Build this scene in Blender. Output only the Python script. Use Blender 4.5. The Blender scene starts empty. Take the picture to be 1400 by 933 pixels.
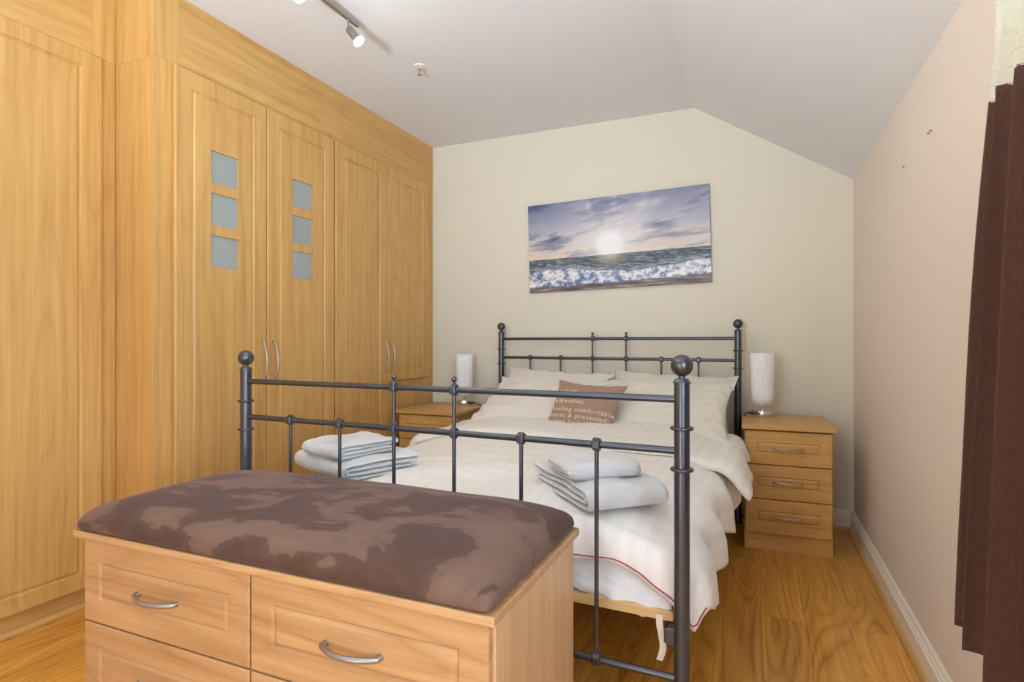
import bpy, math, random
from mathutils import Vector, Matrix, Euler, noise
PI = math.pi
rnd = random.Random(7)
C = bpy.context.scene.collection
SC = bpy.context.scene

# ------------------------------------------------------------------ camera
cam_d = bpy.data.cameras.new('camera')
cam_d.sensor_width = 36.0
cam_d.lens = 780.0 / 1400.0 * 36.0
cam_d.clip_start = 0.05
cam = bpy.data.objects.new('camera', cam_d); C.objects.link(cam)
cam.location = (0, 0, 1.0)
cam.rotation_euler = (PI / 2, 0, math.radians(23.119))
SC.camera = cam
# ------------------------------------------------------------------ light
SC.view_settings.view_transform = 'Standard'
SC.view_settings.look = 'None'
SC.view_settings.gamma = 1.0
SC.view_settings.use_curve_mapping = False
SC.view_settings.exposure = 0.0
w = bpy.data.worlds.new('world'); SC.world = w; w.use_nodes = True
w.node_tree.nodes['Background'].inputs[0].default_value = (0.75, 0.87, 1.0, 1)
w.node_tree.nodes['Background'].inputs[1].default_value = 1.5

def area(name, loc, target, sx, sy, power, col):
    d = bpy.data.lights.new(name, 'AREA'); d.shape = 'RECTANGLE'; d.size = sx; d.size_y = sy
    d.energy = power; d.color = col
    o = bpy.data.objects.new(name, d); C.objects.link(o); o.location = loc
    o.rotation_euler = (Vector(target) - Vector(loc)).to_track_quat('-Z', 'Y').to_euler()
    return o
# daylight through the curtained window beside the camera, and the rear window
area('daylight_side', (0.62, -0.35, 1.15), (-2.0, 0.1, 1.05), 1.5, 1.05, 42, (0.68, 0.84, 1.0))
area('daylight_rear', (-1.2, -1.78, 1.35), (-1.0, 2.5, 1.05), 1.7, 1.3, 6, (0.78, 0.89, 1.0))
# photographer's flash, low to the left of the camera
fl = bpy.data.lights.new('flash', 'POINT'); fl.energy = 18; fl.color = (0.93, 0.96, 1.0); fl.shadow_soft_size = 0.045
flo = bpy.data.objects.new('flash', fl); C.objects.link(flo); flo.location = (-0.60, -0.52, 0.53)

# added fill spot, no known lamp; aimed up to brighten ceiling and walls
bn = bpy.data.lights.new('ceiling_fill', 'SPOT'); bn.energy = 235; bn.color = (0.74, 0.88, 1.0); bn.spot_size = math.radians(110); bn.spot_blend = 1.0; bn.shadow_soft_size = .12
bno = bpy.data.objects.new('ceiling_fill', bn); C.objects.link(bno); bno.location = (-0.9, -0.35, 1.25)
bno.rotation_euler = Vector((.05, 1.25, 1.0)).to_track_quat('-Z', 'Y').to_euler()

# ------------------------------------------------------------------ materials
def s2l(c):
    return tuple(((x / 255) / 12.92 if x / 255 <= 0.04045 else ((x / 255 + 0.055) / 1.055) ** 2.4) for x in c) + (1.0,)

class NT:
    def __init__(s, name):
        s.m = bpy.data.materials.new(name); s.m.use_nodes = True
        s.t = s.m.node_tree; s.b = s.t.nodes['Principled BSDF']
    def n(s, ty, **kw):
        k = s.t.nodes.new(ty)
        for a, v in kw.items(): setattr(k, a, v)
        return k
    def l(s, a, b): s.t.links.new(a, b)
    def math(s, op, a, b=None):
        k = s.n('ShaderNodeMath', operation=op)
        for i, v in enumerate((a, b)):
            if v is None: continue
            if isinstance(v, (int, float)): k.inputs[i].default_value = v
            else: s.l(v, k.inputs[i])
        return k.outputs[0]
    def coord(s, scale, rand=True, kind='Object'):
        tc = s.n('ShaderNodeTexCoord'); out = tc.outputs[kind]
        if rand:
            oi = s.n('ShaderNodeObjectInfo')
            v = s.n('ShaderNodeVectorMath', operation='SCALE'); v.inputs[0].default_value = (7.3, 5.1, 9.7)
            s.l(oi.outputs['Random'], v.inputs['Scale'])
            a = s.n('ShaderNodeVectorMath', operation='ADD'); s.l(out, a.inputs[0]); s.l(v.outputs[0], a.inputs[1]); out = a.outputs[0]
        m = s.n('ShaderNodeVectorMath', operation='MULTIPLY'); m.inputs[1].default_value = scale
        s.l(out, m.inputs[0]); return m.outputs[0]
    def noise(s, vec, scale=1.0, detail=3, rough=.5, dist=0):
        k = s.n('ShaderNodeTexNoise'); s.l(vec, k.inputs['Vector'])
        k.inputs['Scale'].default_value = scale; k.inputs['Detail'].default_value = detail
        k.inputs['Roughness'].default_value = rough; k.inputs['Distortion'].default_value = dist
        return k.outputs['Fac']
    def ramp(s, fac, stops):
        k = s.n('ShaderNodeValToRGB'); s.l(fac, k.inputs[0]); e = k.color_ramp.elements
        while len(e) < len(stops): e.new(0.5)
        for i, (p, c) in enumerate(stops): e[i].position = p; e[i].color = c
        return k.outputs[0]
    def mix(s, fac, a, b, mode='MIX'):
        k = s.n('ShaderNodeMix', data_type='RGBA', blend_type=mode)
        for sock, v in ((k.inputs[0], fac), (k.inputs[6], a), (k.inputs[7], b)):
            if isinstance(v, (int, float, tuple)): sock.default_value = v
            else: s.l(v, sock)
        return k.outputs[2]
    def bump(s, h, strength, dist=0.002):
        k = s.n('ShaderNodeBump'); k.inputs['Strength'].default_value = strength; k.inputs['Distance'].default_value = dist
        s.l(h, k.inputs['Height']); s.l(k.outputs[0], s.b.inputs['Normal'])
    def set(s, **kw):
        for a, v in kw.items():
            i = s.b.inputs[a.replace('_', ' ')]
            if isinstance(v, (int, float, tuple)): i.default_value = v
            else: s.l(v, i)
        return s.m

def G(v): return (v, v, v, 1)

def wood(name, axis, light, dark, rings=7.0, ring_amt=.35, rough=.42, streak=.5, tone=.10, fig=1.0):
    t = NT(name)
    def sc(across, along):
        return tuple(along if a == axis else across for a in 'XYZ')
    fine = t.noise(t.coord(sc(130, 3.0)), 1, 3, .6)
    mid = t.noise(t.coord(sc(28, .9)), 1, 2, .5)
    big = t.noise(t.coord(sc(5.2 * fig, (.62 if name == 'oak_floor' else .75) * fig)), 1, 1.2, .4, .25)
    r = t.math('MULTIPLY', big, rings * 2 * PI); r = t.math('SINE', r); r = t.math('ABSOLUTE', r); r = t.math('POWER', r, .55)
    r = t.math('SUBTRACT', 1.0, r)
    brk = t.noise(t.coord(sc(9, 1.3)), 1, 1, .5)
    r = t.math('MULTIPLY', r, t.math('MULTIPLY', brk, 2 * ring_amt))
    f = t.math('ADD', t.math('MULTIPLY', t.math('SUBTRACT', fine, .5), streak), t.math('MULTIPLY', t.math('SUBTRACT', mid, .5), streak * 1.3))
    f = t.math('ADD', f, r); f = t.math('ADD', f, .28)
    col = t.ramp(f, [(0.0, s2l(light)), (1.0, s2l(dark))])
    oi = t.n('ShaderNodeObjectInfo')
    v = t.math('ADD', t.math('MULTIPLY', oi.outputs['Random'], tone * 2), 1 - tone)
    hs = t.n('ShaderNodeHueSaturation'); t.l(col, hs.inputs['Color']); t.l(v, hs.inputs['Value'])
    t.bump(fine, .12, .0006)
    return t.set(Base_Color=hs.outputs[0], Roughness=rough)

WL, WD = (224, 178, 108), (188, 136, 70)
wz = wood('maple_vertical', 'Z', WL, WD, tone=.02, ring_amt=.24, streak=.85, rings=6)
wy = wood('maple_along_room', 'Y', WL, WD, tone=.02, ring_amt=.24, streak=.85, rings=6)
wx = wood('maple_across', 'X', WL, WD, tone=.02, ring_amt=.24, streak=.85, rings=6)
BL, BD = (206, 162, 114), (162, 116, 72)
bx_ = wood('bench_maple_across_shaded', 'X', BL, BD, tone=.015, ring_amt=.38, streak=.85, rings=6)  # shade put into the colour: bench front darker than its sides
bz_ = wood('bench_maple_vertical_lit', 'Z', (226, 184, 138), (192, 146, 100), tone=.015, ring_amt=.24, streak=.85, rings=6)  # same maple, light put into the colour for the side panels
oak = wood('oak_floor', 'Y', (244, 180, 82), (176, 112, 38), rings=12, ring_amt=.50, rough=.30, streak=.8, tone=.08, fig=1.05)
slatm = wood('pine_slat', 'X', (226, 190, 138), (200, 158, 104))

def plain(name, col, rough=.8, metal=0.0, noise_amt=.03, nscale=6, bump=0, bscale=80, **kw):
    t = NT(name)
    c = s2l(col)
    if noise_amt:
        f = t.noise(t.coord((nscale,) * 3, False), 1, 3)
        d = tuple(x * (1 - noise_amt * 2) for x in c[:3]) + (1,)
        c = t.mix(f, c, d)
    if bump: t.bump(t.noise(t.coord((bscale,) * 3, False), 1, 3), bump, .002)
    return t.set(Base_Color=c, Roughness=rough, Metallic=metal, **kw)

m_wall = plain('cream_wall_paint', (236, 228, 210), .85, noise_amt=.012, nscale=2.5, bump=.05, bscale=120)
m_wallr = plain('blush_wall_paint', (240, 226, 212), .85, noise_amt=.02, nscale=2.5, bump=.05, bscale=120)
m_ceil = plain('white_ceiling_paint', (236, 236, 238), .9, noise_amt=.008, nscale=2)
m_skirt = plain("cream_gloss_paint", (248, 240, 222), .35, noise_amt=0)
m_metal = plain('gunmetal_tube', (92, 95, 102), .30, .75, noise_amt=.05, nscale=30)
m_brushed = plain('brushed_nickel', (170, 168, 165), .42, .9, noise_amt=.03, nscale=40)
m_bronze = plain('warm_nickel', (192, 184, 170), .38, .85, noise_amt=.03, nscale=40)
m_chrome = plain('chrome', (225, 225, 225), .08, 1.0, noise_amt=0)
m_black = plain('black_rubber', (22, 22, 24), .5, noise_amt=0)
m_dark = plain('dark_void', (120, 84, 44), .8, noise_amt=.1)
m_glass = plain('frosted_pane', (166, 174, 170), .12, noise_amt=.04, nscale=9, Coat_Weight=.4)
m_whiteplastic = plain('white_plastic', (235, 235, 232), .4, noise_amt=0)

def satin():
    t = NT('cream_sateen_duvet')
    tc = t.n('ShaderNodeUVMap'); sx = t.n('ShaderNodeSeparateXYZ'); t.l(tc.outputs[0], sx.inputs[0])
    st = t.math('SINE', t.math('MULTIPLY', sx.outputs[0], 2 * PI / .042))
    st = t.math('MULTIPLY', t.math('ADD', t.math('MULTIPLY', st, 6.0), .5), 1.0)
    k = t.n('ShaderNodeClamp'); t.l(st, k.inputs[0])
    col = t.mix(k.outputs[0], s2l((242, 237, 231)), s2l((239, 233, 226)))
    ro = t.math('ADD', t.math('MULTIPLY', k.outputs[0], .10), .55)
    t.bump(t.noise(t.coord((16, 16, 16), False), 1, 4, .55), .22, .012)
    return t.set(Base_Color=col, Roughness=ro, Sheen_Weight=.2)
m_duvet = satin()

def cloth(name, col, bs=22, bstr=.3, weave=900, rough=.85, sheen=.3):
    t = NT(name)
    f = t.noise(t.coord((bs,) * 3), 1, 4, .55); g = t.noise(t.coord((weave,) * 3), 1, 1)
    h = t.math('ADD', f, t.math('MULTIPLY', g, .12))
    t.bump(h, bstr, .01)
    c = s2l(col); col2 = t.mix(f, c, tuple(x * .95 for x in c[:3]) + (1,))
    return t.set(Base_Color=col2, Roughness=rough, Sheen_Weight=sheen)
m_pillow = cloth('cream_cotton', (240, 232, 224))
m_pillow2 = cloth('ivory_cotton', (236, 230, 216))
m_sheet = cloth('white_cotton_sheet', (240, 241, 245))
m_strap = cloth('calico_tape', (232, 218, 196))
m_red = plain('red_piping', (176, 40, 66), .6, noise_amt=0)
m_print = plain('cream_print', (232, 214, 186), .8, noise_amt=0)
def linen():
    t = NT('taupe_linen')
    a = t.noise(t.coord((900, 60, 200)), 1, 2); b = t.noise(t.coord((60, 900, 200)), 1, 2)
    f = t.math('MULTIPLY', t.math('ADD', a, b), .5)
    t.bump(f, .4, .001)
    return t.set(Base_Color=t.mix(f, s2l((182, 152, 134)), s2l((148, 118, 102))), Roughness=.9)
m_linen = linen()
def terry():
    t = NT('white_terry')
    f = t.noise(t.coord((260,) * 3, False), 1, 3, .7)
    t.bump(f, 1.0, .006)
    return t.set(Base_Color=t.mix(f, s2l((252, 251, 250)), s2l((236, 234, 234))), Roughness=.95, Sheen_Weight=.4)
m_terry = terry()
def suede():
    t = NT('brown_suede')
    v = t.coord((3.2, 5.0, 5.0), False)
    f = t.noise(v, 1, 3.2, .52, 1.3)
    g = t.noise(t.coord((5, 14, 10), False), 1, 4, .6, .6)
    f = t.math('ADD', t.math('MULTIPLY', f, .75), t.math('MULTIPLY', g, .25))
    nap = t.ramp(f, [(.43, G(0)), (.50, G(.15)), (.515, G(.75)), (.60, G(1))])
    fine = t.noise(t.coord((350,) * 3, False), 1, 2)
    col = t.mix(nap, s2l((82, 55, 42)), s2l((122, 92, 76)))
    col = t.mix(t.math('MULTIPLY', fine, .25), col, s2l((70, 48, 40)))
    t.bump(fine, .25, .001)
    return t.set(Base_Color=col, Roughness=.85, Sheen_Weight=.28, Sheen_Roughness=.4, Sheen_Tint=s2l((170, 160, 175)))
m_suede = suede()
def curtain_m(name, a, b):
    t = NT(name)
    f = t.noise(t.coord((420, 420, 60), False), 1, 3, .7)
    t.bump(f, .35, .001)
    return t.set(Base_Color=t.mix(f, s2l(a), s2l(b)), Roughness=.9, Sheen_Weight=.12)
m_cur = curtain_m('brown_curtain_cloth', (104, 68, 54), (60, 36, 28))
m_curc = curtain_m('cream_curtain_cloth', (232, 230, 212), (214, 212, 192))
m_stitch = plain('tan_stitch', (190, 178, 140), .8, noise_amt=0)
def shade():
    t = NT('white_string_shade')
    return t.set(Base_Color=s2l((253, 251, 249)), Roughness=.7, Sheen_Weight=.3, Subsurface_Weight=0.0)
m_shade = shade()
def emit(name, col, st):
    t = NT(name); return t.set(Base_Color=(1, 1, 1, 1), Emission_Color=col, Emission_Strength=st)
m_bulb = emit('cool_bulb_face', (.82, .95, 1, 1), 60)
m_bulbw = emit('warm_bulb_face', (1, .85, .62, 1), 60)
def clear_glass():
    t = NT('window_glass'); return t.set(Base_Color=(1, 1, 1, 1), Roughness=0.0, Transmission_Weight=1.0, IOR=1.02)
m_clear = clear_glass()
def seascape_mat():
    t = NT('printed_canvas'); a = t.n('ShaderNodeVertexColor'); a.layer_name = 'Col'
    return t.set(Base_Color=a.outputs[0], Roughness=.45)
m_sea = seascape_mat()

# ------------------------------------------------------------------ mesh helpers
def obj(name, verts, faces, mat, parent=None, smooth=None, bevel=0, mats=None, fm=None, subdiv=0, solid=0):
    me = bpy.data.meshes.new(name); me.from_pydata([tuple(v) for v in verts], [], faces); me.update()
    import bmesh
    b = bmesh.new(); b.from_mesh(me); bmesh.ops.recalc_face_normals(b, faces=b.faces); b.to_mesh(me); b.free()
    for mm in (mats or [mat]): me.materials.append(mm)
    if fm:
        for p, i in zip(me.polygons, fm): p.material_index = i
    o = bpy.data.objects.new(name, me); C.objects.link(o)
    if parent: o.parent = parent
    if smooth:
        me.shade_smooth(); me.set_sharp_from_angle(angle=math.radians(smooth))
    if solid:
        s = o.modifiers.new('solid', 'SOLIDIFY'); s.thickness = solid; s.offset = -1
    if bevel:
        bv = o.modifiers.new('bevel', 'BEVEL'); bv.width = bevel; bv.segments = 2; bv.limit_method = 'ANGLE'; bv.angle_limit = .6
        bv.harden_normals = False
    if subdiv:
        sd = o.modifiers.new('sub', 'SUBSURF'); sd.levels = subdiv; sd.render_levels = subdiv
    return o

class MB:
    def __init__(s): s.v = []; s.f = []
    def add(s, v, f):
        n = len(s.v); s.v += [Vector(x) for x in v]; s.f += [tuple(i + n for i in q) for q in f]; return s
    def box(s, x0, x1, y0, y1, z0, z1):
        return s.add([(x0, y0, z0), (x1, y0, z0), (x1, y1, z0), (x0, y1, z0), (x0, y0, z1), (x1, y0, z1), (x1, y1, z1), (x0, y1, z1)],
                     [(0, 3, 2, 1), (4, 5, 6, 7), (0, 1, 5, 4), (1, 2, 6, 5), (2, 3, 7, 6), (3, 0, 4, 7)])
    def lathe(s, prof, seg=24, M=None):
        v = []; f = []; n = len(prof)
        for k in range(seg):
            a = 2 * PI * k / seg
            for r, z in prof: v.append(Vector((r * math.cos(a), r * math.sin(a), z)))
        for k in range(seg):
            k2 = (k + 1) % seg
            for i in range(n - 1): f.append((k * n + i, k2 * n + i, k2 * n + i + 1, k * n + i + 1))
        f.append(tuple(k * n for k in range(seg))[::-1]); f.append(tuple(k * n + n - 1 for k in range(seg)))
        if M: v = [M @ x for x in v]
        return s.add(v, f)
    def rod(s, a, b, r, seg=16):
        a = Vector(a); b = Vector(b); d = b - a
        M = Matrix.Translation(a) @ d.to_track_quat('Z', 'Y').to_matrix().to_4x4()
        return s.lathe([(r, 0), (r, d.length)], seg, M)
    def tube(s, pts, r, seg=10, rs=None):
        pts = [Vector(p) for p in pts]; n = len(pts); v = []; f = []
        up = Vector((0, 0, 1)); prev = None
        for i, p in enumerate(pts):
            t = (pts[min(i + 1, n - 1)] - pts[max(i - 1, 0)]).normalized()
            if prev is None:
                u = t.cross(up); u = u if u.length > .1 else t.cross(Vector((1, 0, 0)))
            else: u = prev - t * prev.dot(t)
            u.normalize(); prev = u; w_ = t.cross(u)
            rr = rs[i] if rs else r
            for k in range(seg):
                a = 2 * PI * k / seg; v.append(p + (u * math.cos(a) + w_ * math.sin(a)) * rr)
        for i in range(n - 1):
            for k in range(seg):
                k2 = (k + 1) % seg; f.append((i * seg + k, i * seg + k2, (i + 1) * seg + k2, (i + 1) * seg + k))
        f.append(tuple(range(seg))[::-1]); f.append(tuple((n - 1) * seg + k for k in range(seg)))
        return s.add(v, f)
    def prism(s, pts, a0, a1, axis):
        n = len(pts); v = []
        for a in (a0, a1):
            for p, q in pts: v.append({'X': (a, p, q), 'Y': (p, a, q), 'Z': (p, q, a)}[axis])
        f = [tuple(range(n)), tuple(range(n, 2 * n))[::-1]] + [(i, (i + 1) % n, n + (i + 1) % n, n + i) for i in range(n)]
        return s.add(v, f)
    def ball(s, c, r, seg=24, rings=14):
        pr = [(max(r * math.sin(PI * i / rings), 1e-4), -r * math.cos(PI * i / rings)) for i in range(rings + 1)]
        return s.lathe(pr, seg, Matrix.Translation(c))
    def build(s, name, mat, parent=None, **kw): return obj(name, s.v, s.f, mat, parent, **kw)

def tag(o, label=None, cat=None, group=None, kind=None):
    if label: o['label'] = label
    if cat: o['category'] = cat
    if group: o['group'] = group
    if kind: o['kind'] = kind
    return o
def empty(name, loc, rz=0, label=None, cat=None, group=None):
    o = bpy.data.objects.new(name, None); C.objects.link(o); o.location = loc; o.rotation_euler = (0, 0, rz)
    o.empty_display_size = .1
    return tag(o, label, cat, group)
def copy_tree(o, parent=None):
    c = o.copy(); C.objects.link(c); c.parent = parent
    for ch in list(o.children): copy_tree(ch, c)
    return c
def struct(o): o['kind'] = 'structure'; return o

def rbox(sx, sy, sz, r, nx, ny, nz, fn=None):
    """rounded box centred on the origin, half sizes s, grid resolution n; fn displaces."""
    vmap = {}; V = []; F = []
    S = (sx, sy, sz); N = (nx, ny, nz)
    def coord(i, n, s_):
        t = i / n
        # denser samples near the rounding
        x = -s_ + 2 * s_ * t
        return x
    def vid(i, j, k):
        key = (i, j, k)
        if key in vmap: return vmap[key]
        p = Vector((coord(i, nx, sx), coord(j, ny, sy), coord(k, nz, sz)))
        q = Vector([max(-(S[a] - min(r, S[a] * .999)), min(S[a] - min(r, S[a] * .999), p[a])) for a in range(3)])
        d = p - q
        if d.length > 1e-9:
            rad = Vector([min(r, S[a]) for a in range(3)])
            e = Vector((d[0] / rad[0], d[1] / rad[1], d[2] / rad[2])); e.normalize()
            p = q + Vector((e[0] * rad[0], e[1] * rad[1], e[2] * rad[2]))
        if fn: p = fn(p)
        vmap[key] = len(V); V.append(p); return vmap[key]
    for a in range(3):
        b, c = (a + 1) % 3, (a + 2) % 3
        for side in (0, N[a]):
            for i in range(N[b]):
                for j in range(N[c]):
                    q = []
                    for (u, v_) in ((i, j), (i + 1, j), (i + 1, j + 1), (i, j + 1)):
                        k = [0, 0, 0]; k[a] = side; k[b] = u; k[c] = v_; q.append(vid(*k))
                    F.append(tuple(q) if side else tuple(q[::-1]))
    return V, F

def panel_front(w_, h_, t, inset, gap=.016, depth=.006, holes=(), it=None, ib=None):
    """Slab w x h in local (a, b), thickness t outwards; routed groove rectangle; rectangular holes (a0,a1,b0,b1) in the field."""
    it = inset if it is None else it; ib = inset if ib is None else ib
    V = []; F = []
    def rect(ix, izb, izt, d): 
        n = len(V); V.extend([(ix, izb, d), (w_ - ix, izb, d), (w_ - ix, h_ - izt, d), (ix, h_ - izt, d)]); return n
    def join(a, b): 
        for i in range(4): F.append((a + i, a + (i + 1) % 4, b + (i + 1) % 4, b + i))
    e = .003
    loops = [(0, 0, 0, 0), (0, 0, 0, t - e), (e, e, e, t), (inset, ib, it, t), (inset + .004, ib + .004, it + .004, t - depth),
             (inset + gap * .45, ib + gap * .45, it + gap * .45, t - depth), (inset + gap, ib + gap, it + gap, t - .001)]
    prev = None
    for L_ in loops:
        c = rect(*L_)
        if prev is not None: join(prev, c)
        prev = c
    if not holes: F.append((prev, prev + 1, prev + 2, prev + 3))
    else:
        x0, x1 = inset + gap, w_ - inset - gap; z0, z1 = ib + gap, h_ - it - gap; d = t - .001
        xs = [x0, holes[0][0], holes[0][1], x1]
        zs = sorted([z0, z1] + [z for hh in holes for z in (hh[2], hh[3])])
        n = len(V)
        for z in zs:
            for x in xs: V.append((x, z, d))
        hz = [(hh[2], hh[3]) for hh in holes]
        for j in range(len(zs) - 1):
            for i in range(3):
                if i == 1 and (zs[j], zs[j + 1]) in hz:
                    # reveal
                    m = len(V); a, b = xs[1], xs[2]; c, e2 = zs[j], zs[j + 1]
                    V.extend([(a, c, d), (b, c, d), (b, e2, d), (a, e2, d), (a, c, d - .012), (b, c, d - .012), (b, e2, d - .012), (a, e2, d - .012)])
                    for q in range(4): F.append((m + q, m + (q + 1) % 4, m + 4 + (q + 1) % 4, m + 4 + q))
                    continue
                k = n + j * 4 + i; F.append((k, k + 1, k + 5, k + 4))
    return V, F

def flip_to_x(V): return [(z, x, y) for x, y, z in V]          # (a,b,d)->(X=d, Y=a, Z=b)
def to_front(V): return [(x, -z, y) for x, y, z in V]          # (a,b,d)->(X=a, Y=-d, Z=b)

def bow_handle(length, bow, r, vertical, out):
    """bow handle; local origin in the middle; 'out' unit vector direction."""
    out = Vector(out); along = Vector((0, 0, 1)) if vertical else Vector((1, 0, 0))
    mb = MB(); pts = []; rs = []
    hl = length / 2
    for i in range(13):
        t = -1 + 2 * i / 12
        pts.append(along * (t * hl) + out * (.010 + bow * (1 - t * t))); rs.append(r * (1.0 if abs(t) < .8 else .95))
    pts = [along * -hl + out * -.001] + pts + [along * hl + out * -.001]; rs = [r * 1.15] + rs + [r * 1.15]
    mb.tube(pts, r, 10, rs)
    return mb

# ------------------------------------------------------------------ room
XL, XR, YB, YF, ZC = -2.72, 0.478, 3.49, -1.80, 2.365
XBRK, ZR = -0.331, 1.855
prof = [(XL, 0), (XR, 0), (XR, ZR), (XBRK, ZC), (XL, ZC)]
struct(MB().prism([(XL - .1, -.12), (XR + .15, -.12), (XR + .15, ZR + .05), (XBRK, ZC + .1), (XL - .1, ZC + .1)], YB, YB + .1, 'Y').build('wall_back', m_wall))
rw = MB(); rw.box(XL - .1, -2.05, YF - .1, YF, -.1, ZC); rw.box(-.35, XR, YF - .1, YF, -.1, ZR)
rw.box(-2.05, -.35, YF - .1, YF, -.1, .70); rw.box(-2.05, -.35, YF - .1, YF, 2.0, ZC)
struct(rw.build('wall_front', m_wallr))
struct(MB().box(XL - .1, XL, YF, YB, -.1, ZC).build('wall_left', m_wall))
rw = MB(); wy0, wy1, wz0, wz1 = -1.15, .95, .62, 1.68
rw.box(XR, XR + .15, YF, wy0, -.1, ZR); rw.box(XR, XR + .15, wy1, YB, -.1, ZR)
rw.box(XR, XR + .15, wy0, wy1, -.1, wz0); rw.box(XR, XR + .15, wy0, wy1, wz1, ZR)
struct(rw.build('wall_right', m_wallr))
cb = MB(); T = .06
cb.prism([(XL, ZC), (XBRK, ZC), (XR, ZR), (XR, ZR + T), (XBRK, ZC + T), (XL, ZC + T)], YF, YB, 'Y')
struct(cb.build('ceiling', m_ceil))
def frame(name, ax, lo, hi, z0, z1, pos, parent=None):
    m = MB(); t = .05
    def bb(a0, a1, c0, c1):
        if ax == 'Y': m.box(pos - .03, pos + .03, a0, a1, c0, c1)
        else: m.box(a0, a1, pos - .03, pos + .03, c0, c1)
    bb(lo, lo + t, z0, z1); bb(hi - t, hi, z0, z1); bb(lo + t, hi - t, z0, z0 + t); bb(lo + t, hi - t, z1 - t, z1)
    mid = (lo + hi) / 2; bb(mid - t / 2, mid + t / 2, z0 + t, z1 - t)
    return m.build(name, m_whiteplastic, parent, bevel=.004)
w1 = struct(frame('window_1', 'Y', wy0, wy1, wz0, wz1, XR + .06))
MB().box(XR + .058, XR + .062, wy0 + .05, wy1 - .05, wz0 + .05, wz1 - .05).build('window_pane', m_clear, w1)
w2 = struct(frame('window_2', 'X', -2.05, -.35, .70, 2.0, YF - .04))
MB().box(-2.0, -.40, YF - .042, YF - .038, .75, 1.95).build('window_pane', m_clear, w2)

# floor: subfloor + individual planks
fl_o = struct(MB().box(XL, XR, YF, YB, -.08, -.014).build('floor', m_dark))
pw = .14
cols = int((XR - XL) / pw) + 2
fixed = {0: 2.82, 1: 2.27, 2: 3.02, 3: 2.29}
k0 = -.12
plank_meshes = {}
i = -20
while True:
    x0 = k0 + pw * i
    if x0 > XR - .02: break
    if x0 + pw > XL + .02:
        x0c, x1c = max(x0, XL + .001), min(x0 + pw, XR - .001)
        joints = []
        y = fixed.get(i, 2.0 + rnd.uniform(0, 1.3))
        while y > YF: joints.append(y); y -= rnd.choice((.95, 1.25, 1.6))
        js = sorted([YF + .001] + joints + [YB - .001])
        for a, b in zip(js[:-1], js[1:]):
            if b - a < .02: continue
            L_ = b - a - .0004; W_ = x1c - x0c - .0004
            o = MB().box(-W_ / 2, W_ / 2, -L_ / 2, L_ / 2, -.013, 0).build('floor_plank', oak, fl_o, bevel=.0006)
            o.location = ((x0c + x1c) / 2, (a + b) / 2, 0)
    i += 1

# skirting boards
def skirt_profile(d=1):
    return [(0, 0), (.018, 0), (.018, .072), (.014, .076), (.014, .082), (.009, .088), (.009, .094), (.004, .101), (0, .101)]
p = skirt_profile()
struct(MB().prism([(XR - a, z) for a, z in p], YF, YB, 'Y').build('baseboard_right', m_skirt, smooth=30))
struct(MB().prism([(YB - a, z) for a, z in p], -2.09, XR - .018, 'X').build('baseboard_back', m_skirt, smooth=30))
def quad(x, s_): return [(x, 0), (x + s_ * .017, 0), (x + s_ * .016, .007), (x + s_ * .011, .014), (x + s_ * .004, .017), (x, .017)]
struct(MB().prism(quad(XR - .018, -1), YF, YB - .018, 'Y').build('trim_1', wy, smooth=50))
struct(MB().prism(quad(YB - .018, -1), -1.6, XR - .035, 'X').build('trim_2', wx, smooth=50))

# ------------------------------------------------------------------ wardrobes
def door(parent, xf, y0, y1, z0, z1, holes=(), handle_y=None, inset=.070, it=None, ib=None):
    hh = [(a - y0, b - y0, c - z0, d - z0) for a, b, c, d in holes]
    V, F = panel_front(y1 - y0, z1 - z0, .020, inset, holes=hh, it=it, ib=ib)
    o = obj('door', flip_to_x(V), F, wz, parent, smooth=25)
    o.location = (xf, y0, z0)
    for a, b, c, d in hh:
        g = MB().box(.007, .011, a - .004, b + .004, c - .004, d + .004).build('glass_pane', m_glass, o)
    if handle_y is not None:
        h = bow_handle(.186, .022, .0052, True, (1, 0, 0)).build('handle', m_bronze, o, smooth=40)
        h.location = (.020, handle_y - y0, .905 - z0)
    return o
XW = -2.097; ZD0, ZD1 = .09, 2.082
XN = -2.317
def carcass(parent, xf, y0, y1, z1=2.086):
    m = MB(); xb = XL + .005; t = .018
    m.box(xb, xf - .001, y0, y0 + t, 0.0, z1); m.box(xb, xf - .001, y1 - t, y1, 0.0, z1)
    m.box(xb, xf - .001, y0 + t, y1 - t, ZD0 - t, ZD0); m.box(xb, xf - .001, y0 + t, y1 - t, z1 - t, z1)
    m.box(xb, xb + .01, y0 + t, y1 - t, ZD0, z1 - t)
    return m.build('carcass', wz, parent, bevel=.001)
PN = [(0, 1)]
def panes(y0): return [(y0, y0 + .137, a, b) for a, b in ((1.309, 1.442), (1.484, 1.618), (1.660, 1.794))]

wa = empty('wardrobe', (0, 0, 0), 0, 'tall maple wardrobe with three small frosted glass squares in each of its two doors', 'wardrobe', 'fitted maple wardrobes')
carcass(wa, XW, 1.455, 2.445)
door(wa, XW, 1.529, 1.979, ZD0, ZD1, panes(1.688), 1.951)
door(wa, XW, 1.984, 2.439, ZD0, ZD1, panes(2.141), 2.016)
MB().box(XW - .018, XW, 1.473, 1.5275, ZD0, 2.0855).build('stile', wz, wa)
MB().box(XW - .075, XW - .06, 1.473, 2.427, 0, ZD0 - .018).build('plinth', wy, wa)

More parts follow.
